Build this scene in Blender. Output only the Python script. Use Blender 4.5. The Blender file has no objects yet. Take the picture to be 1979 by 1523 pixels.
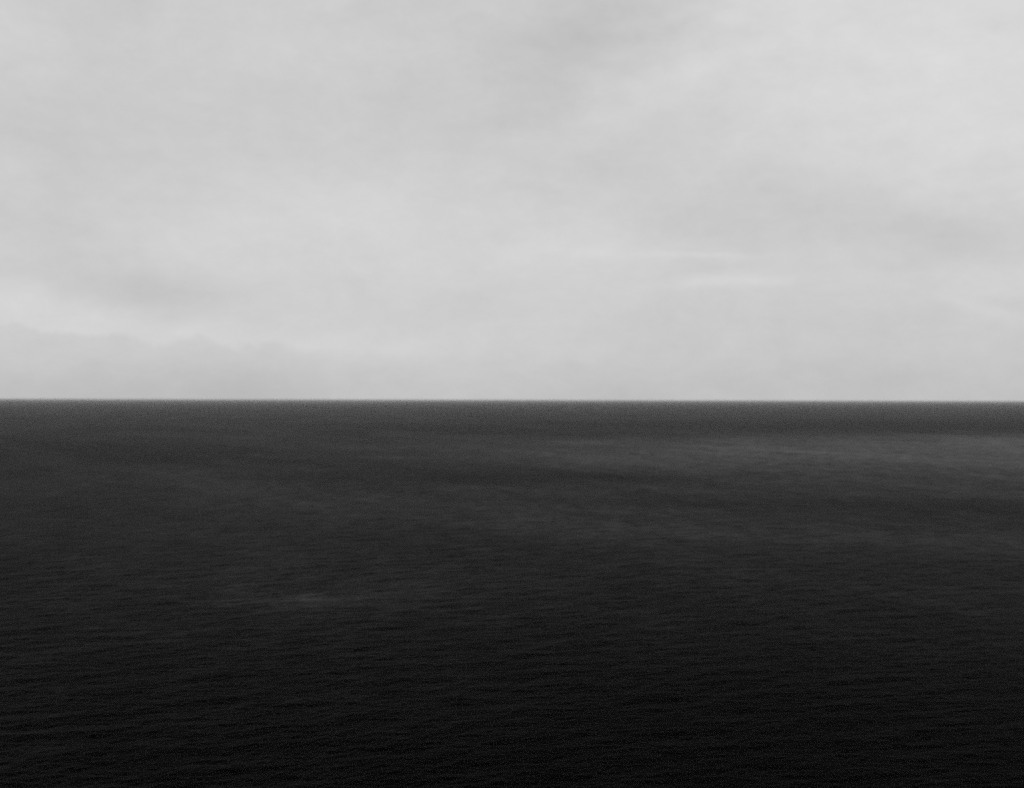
import bpy, math
import numpy as np

# ------------------------------------------------------------------ camera
scene = bpy.context.scene
H = 150.0                                   # the camera stands on a cliff edge, metres above the water
F = 2122.0                                  # focal length in photo pixels (photo 1979 wide)
cam_d = bpy.data.cameras.new("camera")
cam = bpy.data.objects.new("camera", cam_d)
scene.collection.objects.link(cam)
cam_d.sensor_width = 36.0
cam_d.lens = 36.0 * F / 1979.0
cam_d.clip_start = 0.5
cam_d.clip_end = 600000.0
from mathutils import Matrix
cam.location = (0, 0, H)
PITCH = math.radians(0.285)
ROLL = math.radians(0.14)
cam.matrix_world = (Matrix.Translation((0, 0, H)) @ Matrix.Rotation(math.radians(90) + PITCH, 4, 'X')
                    @ Matrix.Rotation(ROLL, 4, 'Z'))
cam_d.dof.use_dof = True                    # large-format camera focused on the near water
cam_d.dof.focus_distance = 420.0
cam_d.dof.aperture_fstop = cam_d.lens / 1000.0 / 1.1   # wide effective aperture: soft horizon
scene.camera = cam

# ------------------------------------------------------------------ exposure
scene.view_settings.view_transform = 'Standard'
scene.view_settings.look = 'None'
scene.view_settings.exposure = 0.0
scene.view_settings.gamma = 1.0
scene.view_settings.use_curve_mapping = False
scene.cycles.volume_bounces = 1
scene.cycles.use_denoising = False          # keeps the grain of the print
scene.cycles.use_adaptive_sampling = False
scene.cycles.pixel_filter_type = 'BLACKMAN_HARRIS'
scene.cycles.filter_width = 1.7

SUN_EL, SUN_AZ = 52.0, 150.0                # azimuth clockwise from straight ahead (behind right)

# ------------------------------------------------------------------ node helper
class NT:
    def __init__(self, tree):
        self.t = tree; self.n = tree.nodes; self.l = tree.links
    def new(self, kind, **props):
        n = self.n.new(kind)
        for k, v in props.items(): setattr(n, k, v)
        return n
    def put(self, sock, v):
        if isinstance(v, bpy.types.NodeSocket): self.l.new(v, sock)
        else: sock.default_value = v
    def m(self, op, a, b=0.0, c=None, clamp=False):
        n = self.n.new('ShaderNodeMath'); n.operation = op; n.use_clamp = clamp
        self.put(n.inputs[0], a); self.put(n.inputs[1], b)
        if c is not None: self.put(n.inputs[2], c)
        return n.outputs[0]
    def noise(self, vec, scale, detail=4.0, rough=0.5, dist=0.0):
        n = self.n.new('ShaderNodeTexNoise'); n.noise_dimensions = '3D'
        self.put(n.inputs['Vector'], vec)
        n.inputs['Scale'].default_value = scale; n.inputs['Detail'].default_value = detail
        n.inputs['Roughness'].default_value = rough; n.inputs['Distortion'].default_value = dist
        return n.outputs[0]
    def xyz(self, x, y, z):
        n = self.n.new('ShaderNodeCombineXYZ')
        self.put(n.inputs[0], x); self.put(n.inputs[1], y); self.put(n.inputs[2], z)
        return n.outputs[0]
    def smooth(self, v, lo, hi, to0=0.0, to1=1.0):
        n = self.n.new('ShaderNodeMapRange'); n.interpolation_type = 'SMOOTHERSTEP'
        self.put(n.inputs[0], v); self.put(n.inputs[1], lo); self.put(n.inputs[2], hi)
        n.inputs[3].default_value = to0; n.inputs[4].default_value = to1
        return n.outputs[0]

# ------------------------------------------------------------------ sky: thin daylight behind a grey overcast
world = bpy.data.worlds.new("World"); scene.world = world; world.use_nodes = True
world.node_tree.nodes.clear()
W = NT(world.node_tree)
out = W.new('ShaderNodeOutputWorld'); bg = W.new('ShaderNodeBackground')
W.l.new(bg.outputs[0], out.inputs[0])
STR = 0.1
bg.inputs[1].default_value = STR
nish = W.new('ShaderNodeTexSky', sky_type='NISHITA', sun_disc=False)
nish.sun_elevation = math.radians(SUN_EL); nish.sun_rotation = math.radians(SUN_AZ)
bw = W.new('ShaderNodeRGBToBW'); W.l.new(nish.outputs[0], bw.inputs[0])
tc = W.new('ShaderNodeTexCoord'); sep = W.new('ShaderNodeSeparateXYZ')
W.l.new(tc.outputs['Generated'], sep.inputs[0])
dx, dy, dz = sep.outputs
az = W.m('MULTIPLY', W.m('ARCTAN2', dx, dy), 180 / math.pi)       # degrees right of ahead
el = W.m('MULTIPLY', W.m('ARCSINE', dz), 180 / math.pi)           # degrees up
# slow wandering of the cloud outlines
wv = W.xyz(W.m('MULTIPLY', az, 0.10), W.m('MULTIPLY', el, 0.22), 0.0)
w1 = W.m('SUBTRACT', W.noise(wv, 1.6, 5.0, 0.55), 0.5)
w2 = W.m('SUBTRACT', W.noise(W.xyz(W.m('MULTIPLY', az, 0.10), W.m('MULTIPLY', el, 0.22), 7.3), 1.6, 5.0, 0.55), 0.5)
azw = W.m('ADD', az, W.m('MULTIPLY', w1, 9.0))
elw = W.m('ADD', el, W.m('MULTIPLY', w2, 3.6))
azf = W.m('ADD', az, W.m('MULTIPLY', w1, 2.0))
elf = W.m('ADD', el, W.m('MULTIPLY', w2, 0.45))

def pa(px): return math.degrees(math.atan((px - 990) / F))
def pe(py): return math.degrees(math.atan((771 - py) / F))
D = 360 / (2 * math.pi) / F                                         # degrees per photo pixel

def lobe(px, py, sx, sy, amp, tilt=0.0, fine=False):
    """a soft cloud patch; tilt in degrees, positive rises to the right"""
    a, e = (azf, elf) if fine else (azw, elw)
    u = W.m('SUBTRACT', a, pa(px)); v = W.m('SUBTRACT', e, pe(py))
    c, s = math.cos(math.radians(tilt)), math.sin(math.radians(tilt))
    if tilt:
        u, v = (W.m('ADD', W.m('MULTIPLY', u, c), W.m('MULTIPLY', v, s)),
                W.m('SUBTRACT', W.m('MULTIPLY', v, c), W.m('MULTIPLY', u, s)))
    u = W.m('MULTIPLY', u, 1 / (sx * D)); v = W.m('MULTIPLY', v, 1 / (sy * D))
    r2 = W.m('ADD', W.m('MULTIPLY', u, u), W.m('MULTIPLY', v, v))
    return W.m('MULTIPLY', W.m('EXPONENT', W.m('MULTIPLY', r2, -0.5)), amp)

LOBES = [  # photo px, py, half-width, half-height, display levels (of 255)
    (1800, 110, 400, 210, 12, 12), (1450, 40, 180, 60, 3, 0), (1150, 45, 170, 60, -11, 14), (1260, 180, 190, 30, 5, 20), (1060, 170, 120, 60, -5, 30),
    (560, 430, 260, 70, 7, -4), (1120, 470, 150, 50, 3, 0), (350, 250, 220, 80, -2, 10), (10, 120, 60, 200, 4, 0),
    (1430, 430, 170, 50, -6, -6), (1700, 420, 180, 40, -5, -8), (1840, 475, 110, 42, -8, -12),
    (1965, 550, 60, 45, 6, 0), (60, 470, 110, 60, -5, -20), (1200, 330, 160, 60, -3, 0),
    (1500, 700, 450, 40, -2, 0), (1650, 650, 400, 70, -5, 0),
]
FINE = [
    (290, 575, 105, 26, -11, -3), (500, 560, 160, 22, -3, 4), (300, 632, 150, 14, 3, -5), (60, 605, 90, 20, 3, 0),
    (1350, 496, 60, 3.5, 5, -3), (1180, 490, 160, 12, 3, -2), (1365, 546, 36, 9, 9, 2), (1475, 548, 42, 8, 8, -3),
    (1900, 612, 60, 10, 5, -22), (650, 672, 160, 14, 3, 0),
]
acc = None
for L in LOBES:
    if L[4] == 0: continue
    q = lobe(L[0], L[1], L[2], L[3], L[4], L[5]); acc = q if acc is None else W.m('ADD', acc, q)
for L in FINE:
    acc = W.m('ADD', acc, lobe(L[0], L[1], L[2], L[3], L[4], L[5], True))
# broken overcast: layered noise, flatter towards the horizon
cv = W.xyz(W.m('MULTIPLY', az, 0.030), W.m('MULTIPLY', el, 0.060), 3.1)
n1 = W.m('SUBTRACT', W.noise(cv, 2.2, 6.0, 0.52, 0.3), 0.5)
cv2 = W.xyz(W.m('MULTIPLY', az, 0.05), W.m('MULTIPLY', el, 0.20), 1.7)
n2 = W.m('SUBTRACT', W.noise(cv2, 3.0, 7.0, 0.6, 0.2), 0.5)
acc = W.m('ADD', acc, W.m('MULTIPLY', n1, 22.0))
acc = W.m('ADD', acc, W.m('MULTIPLY', n2, 6.0))
cv3 = W.xyz(W.m('MULTIPLY', azf, 0.16), W.m('MULTIPLY', elf, 0.27), 5.2)
n3 = W.m('SUBTRACT', W.noise(cv3, 2.6, 12.0, 0.74, 0.15), 0.5)
acc = W.m('ADD', acc, W.m('MULTIPLY', n3, 19.0))
# low cumulus bank at the left, lumpy top edge that sinks towards the middle
bumpn = W.m('SUBTRACT', W.noise(W.xyz(az, 0.0, 0.0), 0.30, 6.0, 0.55), 0.5)
top = W.m('ADD', W.m('ADD', W.m('MULTIPLY', az, -0.05), 2.1), W.m('MULTIPLY', bumpn, 3.6))
dtop = W.m('SUBTRACT', W.m('ADD', el, W.m('MULTIPLY', n2, 0.8)), top)
bank = W.smooth(dtop, 0.22, -0.28)
bank = W.m('MULTIPLY', bank, W.smooth(az, -3.0, -17.0, 0.5, 5.0))
rim = W.m('MULTIPLY', W.smooth(dtop, 1.2, 0.1), W.smooth(dtop, -0.3, 0.1))
rim = W.m('MULTIPLY', rim, W.smooth(az, -10.0, -20.0, 0.0, 2.0))
acc = W.m('ADD', W.m('SUBTRACT', acc, bank), rim)
# thicker air low down
acc = W.m('SUBTRACT', acc, W.smooth(el, 3.2, -0.1, 0.0, 8.5))
lev = W.m('DIVIDE', W.m('ADD', acc, 206.0), 255.0)
lin = W.m('POWER', W.m('DIVIDE', W.m('ADD', lev, 0.055), 1.055), 2.4)
# nishita veil (its own brightness folded in, so the whole keeps its day-lit gradient)
veil = W.m('MULTIPLY', bw.outputs[0], 0.06)
cloud = W.m('MULTIPLY', lin, 1.0 / STR)
total = W.m('ADD', W.m('MULTIPLY', cloud, 0.94), veil)
cc = W.xyz(total, total, total)
W.l.new(cc, bg.inputs[0])

# ------------------------------------------------------------------ sun, spread wide by the overcast
sd = bpy.data.lights.new("sun", 'SUN'); sun = bpy.data.objects.new("sun", sd)
scene.collection.objects.link(sun)
sd.energy = 1.5; sd.angle = math.radians(25); sd.color = (1, 1, 1)
sun.rotation_euler = (math.radians(90 - SUN_EL), 0, math.radians(180 - SUN_AZ))

# ------------------------------------------------------------------ water
rng = np.random.default_rng(11)
# rows: closer than the frame, then one row per fraction of a picture line out to the horizon
f1 = F * 1024 / 1979
rows_near = np.array([2, 40, 100, 160, 210, 255.0])
p = np.concatenate([np.arange(f1 * H / 270.0, 40, -0.5), np.geomspace(40, 0.42, 130)])
r = np.concatenate([rows_near, f1 * H / p])
dense = np.radians(np.linspace(-33, 33, 1250))
coarse = np.radians(np.concatenate([np.linspace(33, 327, 99)[1:-1]]))
th = np.concatenate([dense, coarse])                                   # clockwise from +Y
R, T = np.meshgrid(r, th, indexing='ij')
X = R * np.sin(T); Y = R * np.cos(T)
drow = np.gradient(r)[:, None] * np.ones_like(R)
dcol = R * (np.abs(T) < math.radians(34)) * (dense[1] - dense[0]) + R * (np.abs(T) >= math.radians(34)) * math.radians(3)
Z = np.zeros_like(X)
WIND = math.radians(-24)                                               # waves run along this bearing
NW = 150
lam = np.geomspace(1.1, 50.0, NW)
for k in range(NW):
    l = lam[k] * rng.uniform(0.96, 1.04)
    d = WIND + rng.normal(0, math.radians(48 if l < 12 else 36))
    kx, ky = math.sin(d) * 2 * math.pi / l, math.cos(d) * 2 * math.pi / l
    slope = 0.024 * (1.0 if l < 2.6 else (2.6 / l) ** 0.55)
    a = slope * l / (2 * math.pi)
    # drop a wave where the sheet is too coarse to carry it
    proj_r = np.abs(np.cos(T - d)) + 1e-6; proj_t = np.abs(np.sin(T - d)) + 1e-6
    fade = np.clip((l / (drow * proj_r) - 1.0) / 1.2, 0, 1) * np.clip((l / (dcol * proj_t) - 1.0) / 1.2, 0, 1)
    Z += a * fade * np.sin(kx * X + ky * Y + rng.uniform(0, 6.283))
nr, nt = X.shape
verts = np.stack([X, Y, Z], -1).reshape(-1, 3)
i = np.arange(nr - 1)[:, None]; j = np.arange(nt)[None, :]
a0 = i * nt + j; a1 = i * nt + (j + 1) % nt; b0 = a0 + nt; b1 = a1 + nt
quads = np.stack([a0, b0, b1, a1], -1).reshape(-1, 4)
me = bpy.data.meshes.new("sea")
me.vertices.add(len(verts)); me.vertices.foreach_set("co", verts.astype(np.float32).ravel())
me.loops.add(quads.size); me.loops.foreach_set("vertex_index", quads.astype(np.int32).ravel())
me.polygons.add(len(quads))
me.polygons.foreach_set("loop_start", np.arange(0, quads.size, 4, dtype=np.int32))
me.polygons.foreach_set("loop_total", np.full(len(quads), 4, dtype=np.int32))
me.polygons.foreach_set("use_smooth", np.ones(len(quads), dtype=bool))
me.update(calc_edges=True)
if me.polygons[len(quads) // 2].normal.z < 0: me.flip_normals()
sea = bpy.data.objects.new("sea", me); scene.collection.objects.link(sea)
sea["kind"] = "structure"
sea["label"] = "dark open sea with fine wind ripples reaching to the hazy horizon"

mat = bpy.data.materials.new("sea_water"); mat.use_nodes = True; mat.node_tree.nodes.clear()
S = NT(mat.node_tree)
mo = S.new('ShaderNodeOutputMaterial')
gl = S.new('ShaderNodeBsdfGlossy'); df = S.new('ShaderNodeBsdfDiffuse'); mx = S.new('ShaderNodeAddShader')
S.l.new(df.outputs[0], mx.inputs[0]); S.l.new(gl.outputs[0], mx.inputs[1]); S.l.new(mx.outputs[0], mo.inputs[0])
geo = S.new('ShaderNodeNewGeometry'); sp = S.new('ShaderNodeSeparateXYZ'); S.l.new(geo.outputs['Position'], sp.inputs[0])
px, py, _ = sp.outputs
K = H / 60.0
REFL = 0.086
# wind-streak frame: v runs downwind (bearing -30 degrees), w across it
WB = math.radians(-30)
down = S.m('ADD', S.m('MULTIPLY', px, math.sin(WB)), S.m('MULTIPLY', py, math.cos(WB)))
cross = S.m('SUBTRACT', S.m('MULTIPLY', px, math.cos(WB)), S.m('MULTIPLY', py, math.sin(WB)))
streak = S.noise(S.xyz(S.m('MULTIPLY', down, 0.36), cross, 0.0), 1 / 700.0, 10.0, 0.68, 0.35)
streak2 = S.noise(S.xyz(S.m('MULTIPLY', down, 0.45), cross, 900.0), 1 / 150.0, 8.0, 0.66, 0.2)
streak3 = S.noise(S.xyz(px, S.m('MULTIPLY', py, 0.5), 400.0), 1 / 28.0, 6.0, 0.7, 0.2)
calm = S.m('ADD', S.m('MULTIPLY', S.m('SUBTRACT', streak, 0.5), 2.3), S.m('MULTIPLY', S.m('SUBTRACT', streak2, 0.5), 1.5))
calm = S.m('ADD', calm, S.m('MULTIPLY', S.m('SUBTRACT', streak3, 0.5), 2.0))

def patch(cx, cy, sx, sy, bearing, amp):
    """a calm (or ruffled) patch of water, its sheen painted into the gloss colour, at a place in metres; long axis on a bearing"""
    b = math.radians(bearing); cx, cy, sx, sy = cx * K, cy * K, sx * K, sy * K
    ux = S.m('SUBTRACT', px, cx); uy = S.m('SUBTRACT', py, cy)
    u = S.m('ADD', S.m('MULTIPLY', ux, math.sin(b) / sx), S.m('MULTIPLY', uy, math.cos(b) / sx))
    v = S.m('SUBTRACT', S.m('MULTIPLY', ux, math.cos(b) / sy), S.m('MULTIPLY', uy, math.sin(b) / sy))
    u = S.m('ADD', u, S.m('MULTIPLY', S.m('SUBTRACT', streak, 0.5), 1.0))
    v = S.m('ADD', v, S.m('MULTIPLY', S.m('SUBTRACT', streak2, 0.5), 1.2))
    r2 = S.m('ADD', S.m('MULTIPLY', u, u), S.m('MULTIPLY', v, v))
    g = S.m('MULTIPLY', S.m('EXPONENT', S.m('MULTIPLY', r2, -0.5)), amp)
    return S.m('MULTIPLY', g, S.m('ADD', 1.0, S.m('MULTIPLY', S.m('SUBTRACT', streak3, 0.5), 1.6)))

PATCHES = [
    (520, 1150, 560, 300, 62, 1.35),      # long pale slick on the right
    (900, 1750, 500, 220, 75, 0.9),
    (40, 600, 110, 34, 100, 0.4),         # thin pale line right of the middle
    (150, 480, 170, 27, 106, 0.6),
    (-57, 325, 17, 10, 95, 0.9), (-90, 330, 70, 70, 90, 0.35), (-60, 190, 50, 40, 90, 0.5),         # small pale spot low left
    (900, 2700, 900, 420, 78, -0.5),     # darker band under the horizon, right
    (60, 860, 160, 50, 85, -0.6),
    (-500, 1100, 500, 260, 120, -0.5),
    (190, 620, 120, 40, 95, -0.6),
    (45, 205, 90, 45, 95, -0.8),  # added to darken the near water: dimmer reflection painted into the gloss colour
]
for P in PATCHES: calm = S.m('ADD', calm, patch(*P))
calm = S.m('MAXIMUM', S.m('MINIMUM', calm, 2.5), -1.6)
rough = S.m('SUBTRACT', 0.24, S.m('MULTIPLY', calm, 0.035))
S.put(gl.inputs['Roughness'], rough)
df.inputs['Color'].default_value = (0.0006, 0.0006, 0.0006, 1)
# wind ripples too short for the sheet
wb2 = WIND
dn = S.m('ADD', S.m('MULTIPLY', px, math.sin(wb2)), S.m('MULTIPLY', py, math.cos(wb2)))
cr = S.m('SUBTRACT', S.m('MULTIPLY', px, math.cos(wb2)), S.m('MULTIPLY', py, math.sin(wb2)))
rip = S.noise(S.xyz(dn, S.m('MULTIPLY', cr, 0.45), 0.0), 0.9, 3.0, 0.6, 0.4)
rip2 = S.noise(S.xyz(dn, S.m('MULTIPLY', cr, 0.4), 50.0), 0.22, 3.0, 0.6, 0.3)
hgt = S.m('ADD', S.m('MULTIPLY', rip, 0.20), S.m('MULTIPLY', rip2, 0.38))
bump = S.new('ShaderNodeBump'); bump.inputs['Strength'].default_value = 1.0
bump.inputs['Distance'].default_value = 1.0
S.l.new(hgt, bump.inputs['Height'])
for sh in (gl, df): S.l.new(bump.outputs[0], sh.inputs['Normal'])
# reflectance of water for the one polarisation a polarising filter lets through
dot = S.new('ShaderNodeVectorMath', operation='DOT_PRODUCT')
S.l.new(geo.outputs['Incoming'], dot.inputs[0]); S.l.new(bump.outputs[0], dot.inputs[1])
c = S.m('MAXIMUM', S.m('ABSOLUTE', dot.outputs['Value']), 0.04)
ct = S.m('SQRT', S.m('SUBTRACT', 1.0, S.m('DIVIDE', S.m('SUBTRACT', 1.0, S.m('MULTIPLY', c, c)), 1.33 ** 2)))
rp = S.m('DIVIDE', S.m('SUBTRACT', S.m('MULTIPLY', c, 1.33), ct), S.m('ADD', S.m('MULTIPLY', c, 1.33), ct))
R = S.m('MULTIPLY', S.m('MULTIPLY', rp, rp), S.m('MULTIPLY', S.m('POWER', 1.8, calm), REFL), clamp=True)  # patch sheen is painted in
S.l.new(S.xyz(R, R, R), gl.inputs['Color'])
me.materials.append(mat)

# ------------------------------------------------------------------ sea haze
bb = 440000.0
zlo, zhi = -3.5, H + 6.0
vs = [(-bb, -bb, zlo), (bb, -bb, zlo), (bb, bb, zlo), (-bb, bb, zlo), (-bb, -bb, zhi), (bb, -bb, zhi), (bb, bb, zhi), (-bb, bb, zhi)]
fs = [(0, 3, 2, 1), (4, 5, 6, 7), (0, 1, 5, 4), (1, 2, 6, 5), (2, 3, 7, 6), (3, 0, 4, 7)]
hm = bpy.data.meshes.new("haze"); hm.from_pydata(vs, [], fs); hm.update()
haze = bpy.data.objects.new("haze", hm); scene.collection.objects.link(haze)
haze["kind"] = "stuff"
haze["label"] = "pale sea haze that softens the horizon line"
hmat = bpy.data.materials.new("haze_air"); hmat.use_nodes = True; hmat.node_tree.nodes.clear()
Hn = NT(hmat.node_tree)
ho = Hn.new('ShaderNodeOutputMaterial'); pv = Hn.new('ShaderNodeVolumePrincipled')
pv.inputs['Color'].default_value = (1, 1, 1, 1)
pv.inputs['Density'].default_value = 1 / 150000.0
pv.inputs['Anisotropy'].default_value = 0.0
Hn.l.new(pv.outputs[0], ho.inputs['Volume'])
hm.materials.append(hmat)
